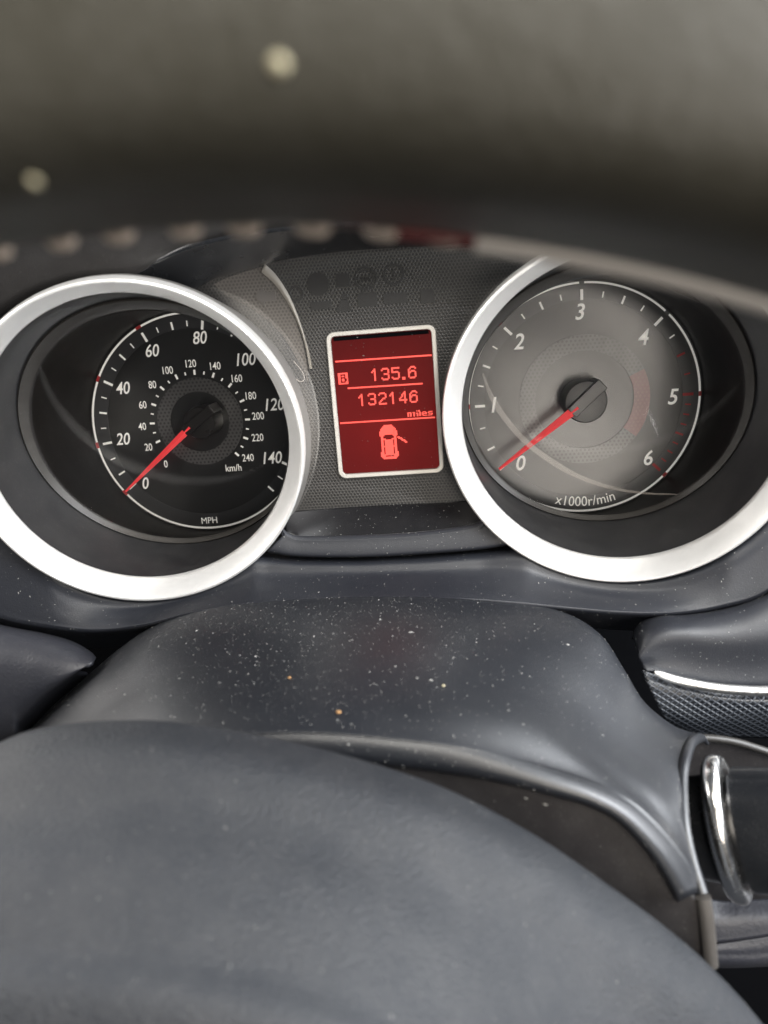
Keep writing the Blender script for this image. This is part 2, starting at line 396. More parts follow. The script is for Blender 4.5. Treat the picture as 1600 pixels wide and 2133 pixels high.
# ledge and lip below the display
surface('ledge', [Wn([(598, 1066), (640, 1062), (700, 1058), (800, 1052), (900, 1047), (972, 1043)], 0.0358), Wn([(594, 1092), (620, 1089), (700, 1087), (800, 1082), (900, 1074), (992, 1064)], 0.0305),
                  Wn([(598, 1108), (612, 1114), (640, 1120), (800, 1116), (900, 1108), (980, 1096), (1006, 1086)], 0.0248)], M['tray'], dash, nu=60)
lip = [(590, 1100), (602, 1110), (640, 1117), (800, 1113), (900, 1105), (985, 1092), (1012, 1080)]
surface('lip', [Wn([(x, y+3) for x, y in lip], 0.0270), Wn(lip, 0.0245), Wn([(x, y+7) for x, y in lip], 0.0228), Wn([(x, y+14) for x, y in lip], 0.0222),
                Wn([(560, 1146), (620, 1156), (750, 1157), (880, 1150), (1000, 1140), (1062, 1130)], 0.0205), Wn([(560, 1152), (620, 1160), (750, 1161), (880, 1155), (1000, 1145), (1062, 1135)], 0.0250)], M['dash'], dash, nu=80)
# knee panel, left of the column
surface('knee_panel', [Wn([(-260, 1240), (0, 1300), (90, 1318), (150, 1335), (188, 1356), (199, 1368)], 0.004),
                       Wn([(-260, 1262), (0, 1316), (90, 1332), (150, 1346), (186, 1362), (200, 1371)], -0.012),
                       Wn([(-260, 1390), (0, 1400), (70, 1395), (130, 1390), (165, 1384), (190, 1380)], -0.022),
                       Wn([(-260, 1560), (0, 1535), (40, 1500), (90, 1455), (130, 1425), (165, 1400)], -0.020),
                       Wn([(-260, 1640), (0, 1570), (60, 1520), (110, 1470), (150, 1435), (185, 1405)], 0.010)], M['knee'], dash, nu=60)
# side panel, right of the column
surface('side_panel', [Wn([(1316, 1330), (1322, 1310), (1340, 1292), (1375, 1281), (1430, 1278), (1510, 1266), (1600, 1236), (1860, 1120)], 0.006),
                       Wn([(1322, 1340), (1332, 1316), (1352, 1300), (1385, 1290), (1440, 1287), (1515, 1276), (1600, 1248), (1860, 1140)], -0.006),
                       Wn([(1330, 1365), (1350, 1340), (1385, 1325), (1430, 1322), (1470, 1325), (1530, 1325), (1600, 1318), (1860, 1290)], -0.014),
                       Wn([(1338, 1385), (1362, 1380), (1400, 1375), (1440, 1380), (1480, 1386), (1540, 1388), (1600, 1385), (1860, 1370)], -0.013),
                       Wn([(1345, 1398), (1370, 1400), (1405, 1412), (1445, 1422), (1490, 1428), (1545, 1432), (1600, 1433), (1860, 1428)], -0.014)], M['dash'], dash, nu=90)
tube('trim_strip', Wn([(1363, 1400), (1400, 1414), (1450, 1426), (1500, 1434), (1550, 1438), (1600, 1439), (1860, 1434)], -0.0185), 0.0019, M['trim'], dash, n=16, m=60, taper=([0, 0.03, 0.1, 1], [0.5, 0.85, 1.0, 1.15]))
surface('weave_insert', [Wn([(1340, 1396), (1400, 1416), (1500, 1440), (1600, 1446), (1860, 1440)], -0.0145), Wn([(1352, 1430), (1410, 1450), (1510, 1462), (1600, 1466), (1860, 1462)], -0.017),
                         Wn([(1380, 1490), (1440, 1505), (1520, 1502), (1600, 1498), (1860, 1490)], -0.015), Wn([(1400, 1530), (1450, 1540), (1530, 1536), (1600, 1538), (1860, 1540)], -0.008)], M['weave'], dash, nu=70)
tube('lower_trim', Wn([(1400, 1536), (1470, 1537), (1530, 1545), (1600, 1566), (1860, 1650)], -0.020), 0.0016, M['collar'], dash, m=40)
surface('lower_side_panel', [Wn([(1400, 1536), (1470, 1539), (1530, 1548), (1600, 1570), (1860, 1660)], -0.019), Wn([(1400, 1640), (1470, 1640), (1530, 1650), (1600, 1670), (1860, 1740)], -0.016), Wn([(1400, 1950), (1470, 1950), (1530, 1950), (1600, 1950), (1860, 1950)], -0.004)], M['shroud_low'], dash, nu=50)

# ------------------------------------------------------------------ gauges
def tick_mesh(name, mat):
    me = bpy.data.meshes.new(name)
    V = [(x, y, z) for x in (-.5, .5) for y in (-.5, .5) for z in (-.5, .5)]
    me.from_pydata(V, [], [(0, 1, 3, 2), (4, 6, 7, 5), (0, 4, 5, 1), (2, 3, 7, 6), (0, 2, 6, 4), (1, 5, 7, 3)])
    me.materials.append(mat); return me
TICKW, TICKR = tick_mesh('tick_mark', M['white']), tick_mesh('tick_mark_red', M['redprint'])
def tick(c, ang, r0, r1, wd, Y, parent, me=TICKW):
    o = bpy.data.objects.new('tick_mark', me); COL.objects.link(o); o.parent = parent
    r = (r0+r1)/2
    o.location = Vector(np.array([c[0]+r*math.cos(ang), Y-0.0001, c[1]+r*math.sin(ang)])-org(parent))
    o.rotation_euler = (0, -ang, 0); o.scale = (abs(r1-r0), 0.0002, wd); return o

YD = 0.085           # dial faces
YP = 0.036           # dotted centre panel
def dpt(px, py, Y=YD):
    p = W(px, py, Y); return (p[0], p[2])
def fitcircle(pts):
    P = np.array([dpt(*p) for p in pts]); A = np.c_[2*P, np.ones(len(P))]
    s = np.linalg.lstsq(A, (P**2).sum(1), rcond=None)[0]
    return (s[0], s[1]), math.sqrt(s[2]+s[0]**2+s[1]**2)
def gauge(name, label, ringc, ringtilt, ringR, collarc, collartilt, collarR, dialc, dialR, collarx):
    cx, cz, Y0 = ringc
    g = thing(name, label, 'gauge', (cx, 0.0, cz-ringR))
    tx, tz = ringtilt
    u = np.array([math.cos(tz), math.sin(tz), 0]); v = np.array([0, math.sin(tx), math.cos(tx)])
    n = np.cross(u, v); n /= np.linalg.norm(n)          # points away from the driver when +Y
    if n[1] < 0: n = -n
    v = np.cross(n, u) if np.cross(n, u)[2] > 0 else -np.cross(n, u)
    C = np.array([cx, Y0, cz])
    def lp(r, d): return np.array([C+n*d+r*(math.cos(t)*u+math.sin(t)*v) for t in np.linspace(0, 2*math.pi, 160, endpoint=False)])
    R = ringR
    prof = [(R-0.0055, 0.0125), (R-0.0054, 0.0100), (R-0.0051, 0.0093), (R-0.0030, 0.0050), (R-0.0010, 0.0010), (R-0.0004, 0.0001), (R+0.0002, 0.0), (R+0.0008, 0.0004), (R+0.0012, 0.0014), (R+0.0018, 0.006)]
    loft('bezel_ring', [lp(r, d) for r, d in prof], M['silver'], g, angle=30)
    back = lp(R+0.0016, 0.012); back2 = circ((cx, cz), R-0.0008, YP+0.001)
    loft('ring_flank', [lp(R+0.00185, 0.0058), back, back2], M['flank'], g, angle=60)
    # collar that carries the clear lens
    tx, tz = collartilt
    cu = np.array([math.cos(tz), math.sin(tz), 0]); cv = np.array([0, math.sin(tx), math.cos(tx)])
    cn = np.cross(cu, cv); cn /= np.linalg.norm(cn); cn = cn if cn[1] > 0 else -cn
    cv = np.cross(cn, cu); cv = cv if cv[2] > 0 else -cv
    CC = np.array(collarc)
    def cl(r, d, o=0.0): return np.array([CC+cn*d-cv*o+r*(math.cos(t)*cu*collarx+math.sin(t)*cv) for t in np.linspace(0, 2*math.pi, 160, endpoint=False)])
    wall = [lp(R-0.0057, 0.0120), lp(R-0.0058, 0.0140)]
    wall.append(0.55*lp(R-0.0048, 0.017)+0.45*cl(collarR+0.0004, -0.001)); wall.append(cl(collarR+0.0002, 0.0004))
    loft('tube_wall', wall, M['tubewall'], g, angle=60)
    loft('lens_collar', [cl(collarR+0.0003, 0.0012), cl(collarR, 0.0), cl(collarR-0.0006, -0.0003), cl(collarR-0.0030, 0.0034, 0.0026), cl(collarR-0.0033, 0.0044, 0.0028)], M['collar'], g, angle=60)
    lens = loft('lens', [cl(collarR-0.0032, 0.0042, 0.0027), cl(collarR-0.0032, 0.0054, 0.0027)], M['glass'], g, cap0=True, cap1=True)
    loft('inner_wall', [cl(collarR-0.0033, 0.0036, 0.0027), 0.5*cl(collarR-0.0033, 0.005, 0.003)+0.5*circ(dialc, dialR+0.006, YD), circ(dialc, dialR+0.0016, YD-0.0002), circ(dialc, dialR+0.0014, YD+0.002)], M['innerwall'], g, angle=60)
    face = loft('dial_face', [circ(dialc, dialR+0.0030, YD+0.0015), circ(dialc, dialR+0.0030, YD)], M['dial'], g, cap0=True, cap1=True)
    annulus('scale_track', dialc, dialR*0.862, dialR*0.982, YD-0.0003, M['track'], face)
    annulus('scale_line', dialc, dialR-0.00048, dialR+0.00048, YD-0.0009, M['white'], face)
    return g, face
M['innerwall'] = plastic('inner_wall_plastic', (0.010, 0.009, 0.009), 0.5, 2500, 0.05, 0.05)
M['flank'] = silver('ring_flank_paint', (0.36, 0.345, 0.33), 0.42, 0.8)

SPTS = [(192.8,857.5),(206.9,788.8),(244.4,723),(289.7,682.5),(347.5,657.5),(406.9,650.3),(205.3,927.8),(227,979),(262.5,1025),(316,1067),(372.5,1090),(425.6,1098),(488,1090),(550.6,1060.6),(588,1026)]
TPTS = [(976.6,846),(983,785),(1031,680),(1101,623),(1206,588),(1294,599),(1383,647),(1431.6,715),(1455.6,785),(1459,820),(1438,912),(1385.6,988),(1294,1043),(1206,1063),(1127.5,1050),(1031,985),(987.5,912)]
SD, SDR = fitcircle(SPTS); TD, TDR = fitcircle(TPTS)

RSR = 0.2248*CAMD
spd, sface = gauge('speedometer', 'speedometer in a silver ring, white MPH numerals to 140, red needle on zero', (-0.4216*CAMD, -0.1457*CAMD, 0.0005), (rad(-10), rad(10)), RSR,
                   (-0.3982*0.348+0.0070, 0.038, -0.1097*0.348-0.0036), (rad(-20), rad(4)), 0.182*0.348, SD, SDR, 1.03)
tac, tface = gauge('tachometer', 'tachometer in a silver ring, white numerals 0 to 6 and red zone', (0.2200*CAMD, -0.1423*CAMD, 0.0008), (rad(-8), rad(-10)), 0.2262*CAMD,
                   (0.2017*0.352-0.0018, 0.042, -0.1056*0.352-0.0042), (rad(-20), rad(-9)), 0.1795*0.352, TD, TDR, 1.0)

def angd(c, px, py):
    p = dpt(px, py); return math.atan2(p[1]-c[1], p[0]-c[0])
def ang_series(knots, counts):
    """Angles between measured major ticks (anticlockwise positive), counts = subdivisions."""
    out = []
    for (a, b), n in zip(zip(knots[:-1], knots[1:]), counts):
        out += [(a+(b-a)*k/n, k, n) for k in range(n)]
    out.append((knots[-1], 0, 1)); return out
def unwrap(l):
    l = list(l)
    for i in range(1, len(l)):
        while l[i] > l[i-1]: l[i] -= 2*math.pi
    return l
# speedometer scale
sk = unwrap([angd(SD, *p) + (2*math.pi if angd(SD, *p) < 0 else 0) if i < 2 else angd(SD, *p) for i, p in enumerate([(265, 1023), (219, 924), (222.5, 796), (299, 697), (423, 667.5)])])
step = (sk[-1]-sk[1])/3
sk += [sk[-1]+step, sk[-1]+2*step, sk[-1]+3*step]
for a, k, n in ang_series(sk, [3, 4, 4, 4, 4, 4, 4]):
    if k == 0: tick(SD, a, SDR*0.855, SDR*0.945, 0.00125, YD-0.0009, sface)
    elif (n == 4 and k == 2) or (n == 3 and k == 1): tick(SD, a, SDR*0.865, SDR*0.935, 0.00095, YD-0.0009, sface)
    else: tick(SD, a, SDR*0.88, SDR*0.93, 0.0006, YD-0.0009, sface)
for k, rr in ((1, 0), (2, 1)):
    a = sk[-1]+step*k/4; tick(SD, a, SDR*(0.88 if not rr else 0.865), SDR*0.935, 0.0006+0.0003*rr, YD-0.0009, sface)
for a in sk[:4]:
    annulus('red_index', SD, SDR-0.0007, SDR+0.0007, YD-0.0013, M['redprint'], sface, math.degrees(a)-1.6, math.degrees(a)+1.6)
NUM = [('0', 304, 1006), ('20', 257, 914), ('40', 257, 808), ('60', 318, 730), ('80', 417, 703), ('100', 513, 748), ('120', 573, 842), ('140', 568, 953)]
for s, x, y in NUM: text('numeral', s, dpt(x, y), 0.0064, M['white'], sface, YD-0.0004, 0.22, 0.84, bold=0.010)
SMALL = [('0', 346, 966), ('20', 310, 931), ('40', 297, 888), ('60', 298, 843), ('80', 318, 801), ('100', 350, 771), ('120', 398, 757), ('140', 449, 762), ('160', 494, 788), ('180', 523, 824), ('200', 538, 866), ('220', 537, 911), ('240', 517, 953)]
for s, x, y in SMALL: text('small_numeral', s, dpt(x, y), 0.0039, M['white'], sface, YD-0.0004, 0.0, 0.78, bold=0.006)
text('unit_text', 'km/h', dpt(487, 974), 0.0037, M['white'], sface, YD-0.0004, 0, 0.85, bold=0.004)
text('unit_text', 'MPH', dpt(437, 1083), 0.0034, M['white'], sface, YD-0.0008, 0, 0.92, bold=0.0, rot=rad(1))
SH = dpt(417, 878)
annulus('dotted_ring', SH, 0.0157, 0.0228, YD-0.0005, M['dots'], sface)
k0 = angd(SH, 325, 922)+2*math.pi; k1 = angd(SH, 495, 946)
ks = ang_series([k0, k1], [22])
for a, k, n in ks:
    if k % 2 == 0: tick(SH, a, 0.0242, 0.0268, 0.00105, YD-0.0007, sface)
    else: tick(SH, a, 0.0246, 0.0262, 0.0007, YD-0.0007, sface)
# tachometer scale
tk = unwrap([angd(TD, *p) + (2*math.pi if angd(TD, *p) < 0 else 0) if i < 2 else angd(TD, *p) for i, p in enumerate([(1031, 985), (994, 846), (1053, 685), (1211, 608), (1375, 665), (1441.6, 820), (1373, 978)])])
for i, (a, k, n) in enumerate(ang_series(tk, [3, 4, 4, 4, 4, 8])):
    red = a < tk[4]-0.75*(tk[4]-tk[5])*0.6
    me = TICKR if red else TICKW
    if k == 0: tick(TD, a, TDR*0.855, TDR*0.945, 0.00135, YD-0.0009, tface, me)
    elif (n == 3 and k == 1) or k*2 == n: tick(TD, a, TDR*0.865, TDR*0.935, 0.0010, YD-0.0009, tface, me)
    else: tick(TD, a, TDR*0.88, TDR*0.93, 0.0007, YD-0.0009, tface, me)
for i, a in enumerate(tk):
    annulus('red_index', TD, TDR-0.0007, TDR+0.0007, YD-0.0013, M['redprint'] if i in (0, 1, 2, 5, 6) else M['track'], tface, math.degrees(a)-1.2, math.degrees(a)+1.2)
for s, x, y in (('0', 1085, 964), ('1', 1029, 843), ('2', 1081, 711), ('3', 1208, 649), ('4', 1340, 702), ('5', 1402, 826), ('6', 1350, 953)):
    text('numeral', s, dpt(x, y), 0.0078, M['white'], tface, YD-0.0004, 0.2, 0.92, bold=0.014)
ux = dpt(1218, 1043)
text('unit_text', 'x1000r/min', None, 0.0052, M['white'], tface, YD-0.0008, 0, 0.88, bend=(TD, math.hypot(ux[0]-TD[0], ux[1]-TD[1]), math.atan2(ux[1]-TD[1], ux[0]-TD[0])+math.pi/2), bold=0.002)
TH = dpt(1217, 833)
annulus('dotted_ring', TH, 0.0243, 0.0322, YD-0.0005, M['dots'], tface, -38, -398+63)
annulus('red_dotted_ring', TH, 0.0243, 0.0322, YD-0.0005, M['reddots'], tface, -38, 25)

def needle(g, tip, base, hubc, barend, hubr, wb, wt, barw):
    Yn = 0.0690
    T, B = np.array(dpt(*tip, Yn)), np.array(dpt(*base, Yn)); E = np.array(dpt(*barend, Yn-0.002)); H = np.array(dpt(*hubc, Yn+0.004))
    d = (T-B)/np.linalg.norm(T-B); n = np.array([-d[1], d[0]])
    me = [tuple(B+n*wb), tuple(T+n*wt), tuple(T-n*wt), tuple(B-n*wb)]
    hub = loft('needle_hub', [circ(tuple(H), hubr*1.0, YD-0.0006, 64), circ(tuple(H), hubr, Yn+0.0022, 64), circ(tuple(H), hubr*0.94, Yn+0.0008, 64), circ(tuple(H), hubr*0.3, Yn+0.0002, 64)], M['hub'], g, cap1=True, flip=True)
    dd = (B-E)/np.linalg.norm(B-E); nn = np.array([-dd[1], dd[0]])
    S = B+dd*0.004
    prism('needle_bar', [tuple(E+nn*barw), tuple(S+nn*barw), tuple(S-nn*barw), tuple(E-nn*barw)], Yn-0.0022, YD-0.004, M['hub'], hub, bevel=0.0004)
    # pointer with a raised ridge
    m = 0.0011
    V = [(B[0]+n[0]*wb, Yn, B[1]+n[1]*wb), (T[0]+n[0]*wt, Yn+0.001, T[1]+n[1]*wt), (T[0]-n[0]*wt, Yn+0.001, T[1]-n[1]*wt), (B[0]-n[0]*wb, Yn, B[1]-n[1]*wb)]
    V2 = [(x, y-0.0014 if i in (0, 3) else y-0.0007, z) for i, (x, y, z) in enumerate(V)]
    c0 = (B[0], Yn-0.0026, B[1]); c1 = (T[0], Yn-0.0001, T[1])
    VV = V+V2+[c0, c1]
    F = [(0, 1, 2, 3), (0, 4, 5, 1), (3, 2, 6, 7), (0, 3, 7, 8, 4), (1, 5, 9, 6, 2), (4, 8, 9, 5), (8, 7, 6, 9)]
    mesh('needle', VV, F, M['needle'], g, smooth=False)
needle(spd, (261, 1024), (398, 889), (419, 880), (441, 851), 0.0082, 0.0019, 0.0005, 0.0025)
needle(tac, (1040, 978), (1203, 848), (1219, 836), (1257, 799), 0.0103, 0.0021, 0.0006, 0.0030)

# ------------------------------------------------------------------ centre display
disp = thing('trip_display', 'red backlit trip computer screen in a pale silver frame, reading 132146 miles', 'display', tuple(W(812, 990, YP)))
_sc, _tc, _r = (-0.4216*CAMD, -0.1457*CAMD), (0.2200*CAMD, -0.1423*CAMD), RSR-0.0011
pan = [(_sc[0]+_r*math.cos(rad(a)), _sc[1]+_r*math.sin(rad(a))) for a in np.linspace(88, -62, 50)]
pan += [(_tc[0]+_r*math.cos(rad(a)), _tc[1]+_r*math.sin(rad(a))) for a in np.linspace(242, 92, 50)]
pan += [(_tc[0], 0.052), (_sc[0], 0.052)]
prism('dotted_panel', pan, YP, YP+0.003, M['panel'], disp)
def quad(px): return [np.array(dpt(x, y, YP)) for x, y in px]
# frame axes from the photograph's corners (a true rectangle)
q = quad([(681.5, 691), (908.5, 676.5), (924, 981), (705, 998)])
ctr = sum(q)/4; ex = ((q[1]-q[0])+(q[2]-q[3]))/2; ey = ((q[0]-q[3])+(q[1]-q[2]))/2
hw, hh = np.linalg.norm(ex)/2, np.linalg.norm(ey)/2
ang = math.atan2(ex[1], ex[0]); e1 = np.array([math.cos(ang), math.sin(ang)]); e2 = np.array([-e1[1], e1[0]])
def rrect(a, b, r, n=7):
    P = []
    for cx_, cy_, s in ((a-r, b-r, 0), (-a+r, b-r, 90), (-a+r, -b+r, 180), (a-r, -b+r, 270)):
        for k in range(n):
            t = rad(s+90*k/(n-1)); P.append(ctr+e1*(cx_+r*math.cos(t))+e2*(cy_+r*math.sin(t)))
    return P
def rl(a, b, r, Y): return np.array([(p[0], Y, p[1]) for p in rrect(a, b, r)])
FW = 0.0019
loft('frame', [rl(hw, hh, 0.0036, YP-0.0001), rl(hw, hh, 0.0036, YP-0.0014), rl(hw-0.0003, hh-0.0003, 0.0034, YP-0.0017), rl(hw-FW+0.0002, hh-FW+0.0002, 0.0021, YP-0.0017), rl(hw-FW, hh-FW, 0.002, YP-0.0014), rl(hw-FW, hh-FW, 0.002, YP-0.0001)], M['framesil'], disp, flip=True, angle=30)
scr = loft('screen', [rl(hw-FW-0.0001, hh-FW-0.0001, 0.0018, YP-0.0001), rl(hw-FW-0.0001, hh-FW-0.0001, 0.0018, YP-0.0004)], M['lcd'], disp, cap1=True, flip=True, angle=20)
# dark glass edge along the top of the screen
tp = [ctr+e1*s*(hw-FW-0.0012)+e2*(hh-FW-d) for s, d in ((-1, 0.0003), (1, 0.0003), (1, 0.0020), (-1, 0.0020))]
prism('screen_edge', [tuple(p) for p in tp], YP-0.0006, YP-0.0003, M['void'], disp)
# crop-space (zoomed photograph) to frame coordinates
def C2(cx_, cy_):
    p = np.array(dpt(680+cx_*0.1625, 670+cy_*0.1625, YP)); return p
PIXY = YP-0.0007
def pixels(name, bitmap, origin, sx, sy, grow=0.0):
    """Lit cells of a dot-matrix glyph; origin = crop position of its top left cell."""
    o = C2(*origin); V = []; F = []
    for r, row in enumerate(bitmap):
        for c, ch in enumerate(row):
            if ch != '#': continue
            y = PIXY-0.00002*((r+c) % 2)-0.00004*(r % 2)
            a0, a1 = (c-grow)*sx, (c+1+grow)*sx; b0, b1 = -(r-grow)*sy, -(r+1+grow)*sy
            k = len(V)
            for a, b in ((a0, b0), (a1, b0), (a1, b1), (a0, b1)):
                p = o+e1*a+e2*b; V.append((p[0], y, p[1]))
            F.append((k, k+3, k+2, k+1))
    mesh(name, V, F, M['lcdpix'], scr, smooth=False)
def seg(name, a, b, th):
    A, B = C2(*a), C2(*b); d = (B-A)/np.linalg.norm(B-A); n = np.array([-d[1], d[0]])*th/2
    prism(name, [tuple(A+n), tuple(B+n), tuple(B-n), tuple(A-n)], PIXY, PIXY+0.0002, M['lcdpix'], scr)
seg('divider_line', (115, 512), (1350, 428), 0.00070)
seg('divider_line', (275, 853), (1235, 792), 0.00070)
seg('divider_line', (178, 1300), (1392, 1224), 0.00070)
G = {'1': ['..#...', '.##...', '#.#...', '..#...', '..#...', '..#...', '..#...', '..#...', '..#...'],
     '3': ['.####.', '#....#', '.....#', '.....#', '..###.', '.....#', '.....#', '#....#', '.####.'],
     '5': ['######', '#.....', '#.....', '#####.', '.....#', '.....#', '.....#', '#....#', '.####.'],
     '6': ['..###.', '.#...#', '#.....', '#.###.', '##...#', '#....#', '#....#', '#....#', '.####.'],
     '2': ['.####.', '#....#', '.....#', '.....#', '...##.', '..#...', '.#....', '#.....', '######'],
     '4': ['....#.', '...##.', '..#.#.', '..#.#.', '.#..#.', '#...#.', '######', '....#.', '....#.']}
cs = 16.6*0.1625/FPX*(CAMD+YP)*1.0
for ch, p in (('1', (575, 606)), ('3', (700, 598)), ('5', (832, 588)), ('6', (1044, 573))): pixels('digit', G[ch], p, cs, cs, 0.14)
pixels('decimal_point', ['##', '##'], (972, 708), cs*1.2, cs, 0.05)
for ch, p in zip('132146', ((410, 930), (530, 920), (666, 912), (806, 904), (928, 896), (1062, 886))): pixels('digit', G[ch], p, cs, cs, 0.14)
MIL = ['...........#.##................', '...........#.##................', '#####.###.....##..####...#####.', '##.##..##.###.##.##..##.##.....', '##.##..##..##.##.######..#####.', '##.##..##..##.##.##.........##.', '##.##..##..##.##..#####.#####..']
pixels('unit_text', MIL, (1036, 1140), 335/31*0.1625/FPX*(CAMD+YP), 11.2*0.1625/FPX*(CAMD+YP), 0.0)
pixels('trip_symbol', ['########', '##....##', '##.##.##', '##....##', '##.##..#', '##.##..#', '##....##', '########'], (147, 660), cs*0.95, cs*1.08, 0.02)
CAR = ['....#######....', '...#########...', '..###########..', '.#############.', '.#############.', '###############', '###############', '###############', '####.......####', '.##.........##.', '.##.........##.',
       '.####.....####.', '.##.#######.##.', '.##.#######.##.', '.##.#######.##.', '.##.#######.##.', '.##.#######.##.', '.#############.', '.##.#######.##.', '.##.#######.##.', '.##.#######.##.', '.##.#######.##.', '###.#######.###', '###.#######.###', '###############', '####.......####', '.#############.', '..###########..']
pixels('car_symbol', CAR, (672, 1328), cs*0.93, cs*0.955, 0.02)
pixels('open_door_symbol', ['##.......', '.###.....', '...##....', '....###..', '......##.', '.......##'], (912, 1470), cs*0.8, cs*0.85, 0.2)
# unlit warning symbols printed on the dotted panel
IY = YP-0.00035
def icon_ring(px, py, r, wd): annulus('warning_symbol', dpt(px, py, YP), r-wd, r, IY, M['icon'], disp, thick=0.0003)
def icon_poly(pts, mat='icon', nm='warning_symbol'): prism(nm, [dpt(x, y, YP) for x, y in pts], IY, YP-0.00005, M[mat], disp)
icon_ring(762, 580, 0.0050, 0.0008); icon_ring(762, 580, 0.0036, 0.0005)
text('warning_symbol', 'ABS', dpt(762, 580, YP), 0.0018, M['icon'], disp, IY, bold=0.01)
icon_ring(820, 572, 0.0046, 0.0010); text('warning_symbol', '!', dpt(820, 572, YP), 0.0046, M['icon'], disp, IY, bold=0.02)
icon_poly([(745, 612), (785, 609), (787, 637), (747, 640)]); icon_poly([(752, 609), (759, 608), (759, 611), (752, 612)]); icon_poly([(772, 607), (779, 606), (779, 609), (772, 610)])
icon_poly([(798, 612), (848, 608), (850, 630), (800, 634)])
icon_poly([(875, 604), (903, 602), (905, 630), (877, 632)])
icon_poly([(700, 570), (728, 568), (730, 596), (702, 598)])
icon_ring(663, 592, 0.0048, 0.0048); icon_ring(718, 618, 0.0014, 0.0014)
icon_poly([(712, 624), (724, 623), (733, 646), (727, 648), (704, 650), (700, 647)])
icon_poly([(646, 630), (690, 626), (692, 642), (648, 646)])
icon_ring(617, 612, 0.0034, 0.0010)
M['window'] = dotted('indicator_window', (0.085, 0.076, 0.068), (0.050, 0.045, 0.040), 0.00165, 0.00042, 0.00062, 0.35, 0.6, 1.6, 0.15)  # tinted turn-signal window; its paler tone also holds the flank's reflection
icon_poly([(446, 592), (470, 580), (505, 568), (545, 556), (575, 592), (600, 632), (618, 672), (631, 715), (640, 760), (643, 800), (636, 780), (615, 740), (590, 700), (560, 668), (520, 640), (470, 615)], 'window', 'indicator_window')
M['edge'] = silver('reflection_crescent', (0.27, 0.25, 0.22), 0.5, 0.3)  # pale crescent, shaped to imitate the silver ring's reflection in the panel
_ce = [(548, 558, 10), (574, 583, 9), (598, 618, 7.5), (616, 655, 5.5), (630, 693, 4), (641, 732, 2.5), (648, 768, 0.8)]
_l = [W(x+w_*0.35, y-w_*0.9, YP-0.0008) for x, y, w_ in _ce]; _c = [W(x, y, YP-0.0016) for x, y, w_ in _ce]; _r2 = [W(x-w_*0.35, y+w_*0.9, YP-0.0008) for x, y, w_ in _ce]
surface('reflection_crescent', [_l, _c, _r2], M['edge'], disp, nu=40, thick=0.0006)
IY = YP-0.0007
icon_poly([(530, 617), (549, 598), (550, 609), (574, 607), (576, 625), (552, 628), (553, 640)], 'arrowicon', 'turn_arrow')

# ------------------------------------------------------------------ steering column shroud
shr = thing('steering_column_shroud', 'dusty black plastic cover over the steering column, below the gauges', 'column cover', tuple(W(800, 1560, -0.06)))
S0 = [(-170, 1690), (60, 1520), (170, 1420), (250, 1352), (320, 1306), (400, 1276), (500, 1259), (650, 1247), (800, 1243), (950, 1246), (1080, 1257), (1180, 1282), (1250, 1327), (1300, 1400), (1340, 1463), (1400, 1512), (1462, 1534)]
S1 = [(-230, 1800), (0, 1600), (120, 1490), (210, 1410), (300, 1356), (400, 1326), (520, 1306), (660, 1296), (800, 1292), (950, 1297), (1070, 1312), (1160, 1340), (1230, 1390), (1285, 1455), (1330, 1505), (1385, 1540), (1438, 1556)]
S2 = [(-300, 1950), (-60, 1720), (90, 1590), (190, 1500), (300, 1436), (420, 1398), (560, 1376), (680, 1368), (800, 1366), (940, 1373), (1050, 1392), (1140, 1425), (1215, 1478), (1275, 1535), (1325, 1575), (1378, 1605), (1423, 1625)]
S3 = [(-350, 2050), (-80, 1800), (90, 1660), (200, 1570), (320, 1510), (450, 1476), (580, 1462), (700, 1460), (810, 1466), (930, 1472), (1040, 1490), (1130, 1517), (1205, 1554), (1270, 1594), (1322, 1626), (1378, 1662), (1426, 1708)]
S4 = [(-400, 2150), (-100, 1880), (90, 1730), (210, 1640), (340, 1575), (480, 1545), (600, 1537), (710, 1540), (820, 1550), (930, 1563), (1040, 1582), (1150, 1610), (1240, 1640), (1310, 1678), (1370, 1735), (1415, 1792), (1455, 1858)]
def off(L, dx, dy): return [(x+dx, y+dy) for x, y in L]
def infl(L, k):   # stronger offset on the right flank, where the edge turns downwards
    out = []
    for x, y in L:
        t = min(max((x-1150)/300, 0), 1); out.append((x-k*0.9*t, y+k*(1-0.55*t)))
    return out
def rampY(L, y0, y1):
    out = []
    for x, y in L:
        t = min(max((x-1080)/360, 0), 1); out.append((x, y, y0+(y1-y0)*t*t*(3-2*t)))
    return Wn(out, 0)
def rY(L, y0, y1):
    out = []
    for x, y in L:
        t = min(max((x-900)/330, 0), 1); out.append((x, y, y0+(y1-y0)*t*t*(3-2*t)))
    return Wn(out, 0)
surface('upper_cover', [rampY(S0, 0.010, -0.020), rampY(S0, 0.001, -0.032), rampY(S1, -0.03, -0.050), rampY(S2, -0.058, -0.069), rampY(S3, -0.082, -0.083), rY(infl(S4, -20), -0.0932, -0.0932), rY(infl(S4, -7), -0.0947, -0.0958), rY(infl(S4, 6), -0.0957, -0.0982), rY(infl(S4, 20), -0.0963, -0.1001), rY(infl(S4, 34), -0.0965, -0.1008), rY(infl(S4, 45), -0.0958, -0.1000), rY(infl(S4, 50), -0.0930, -0.0965)], M['shroud'], shr, nu=150, nv=90)
def ff(k, dy, end): return off(infl(S4, k), 0, dy)[:-1]+[end]
surface('front_face', [rY(ff(46, 0, (1452, 1874)), -0.0926, -0.0958), rY(ff(66, 0, (1460, 1905)), -0.0922, -0.0955), rY(ff(150, 30, (1468, 1965)), -0.0912, -0.0945), rY(ff(260, 150, (1478, 2080)), -0.090, -0.093)], M['shroud_low'], shr, nu=90)
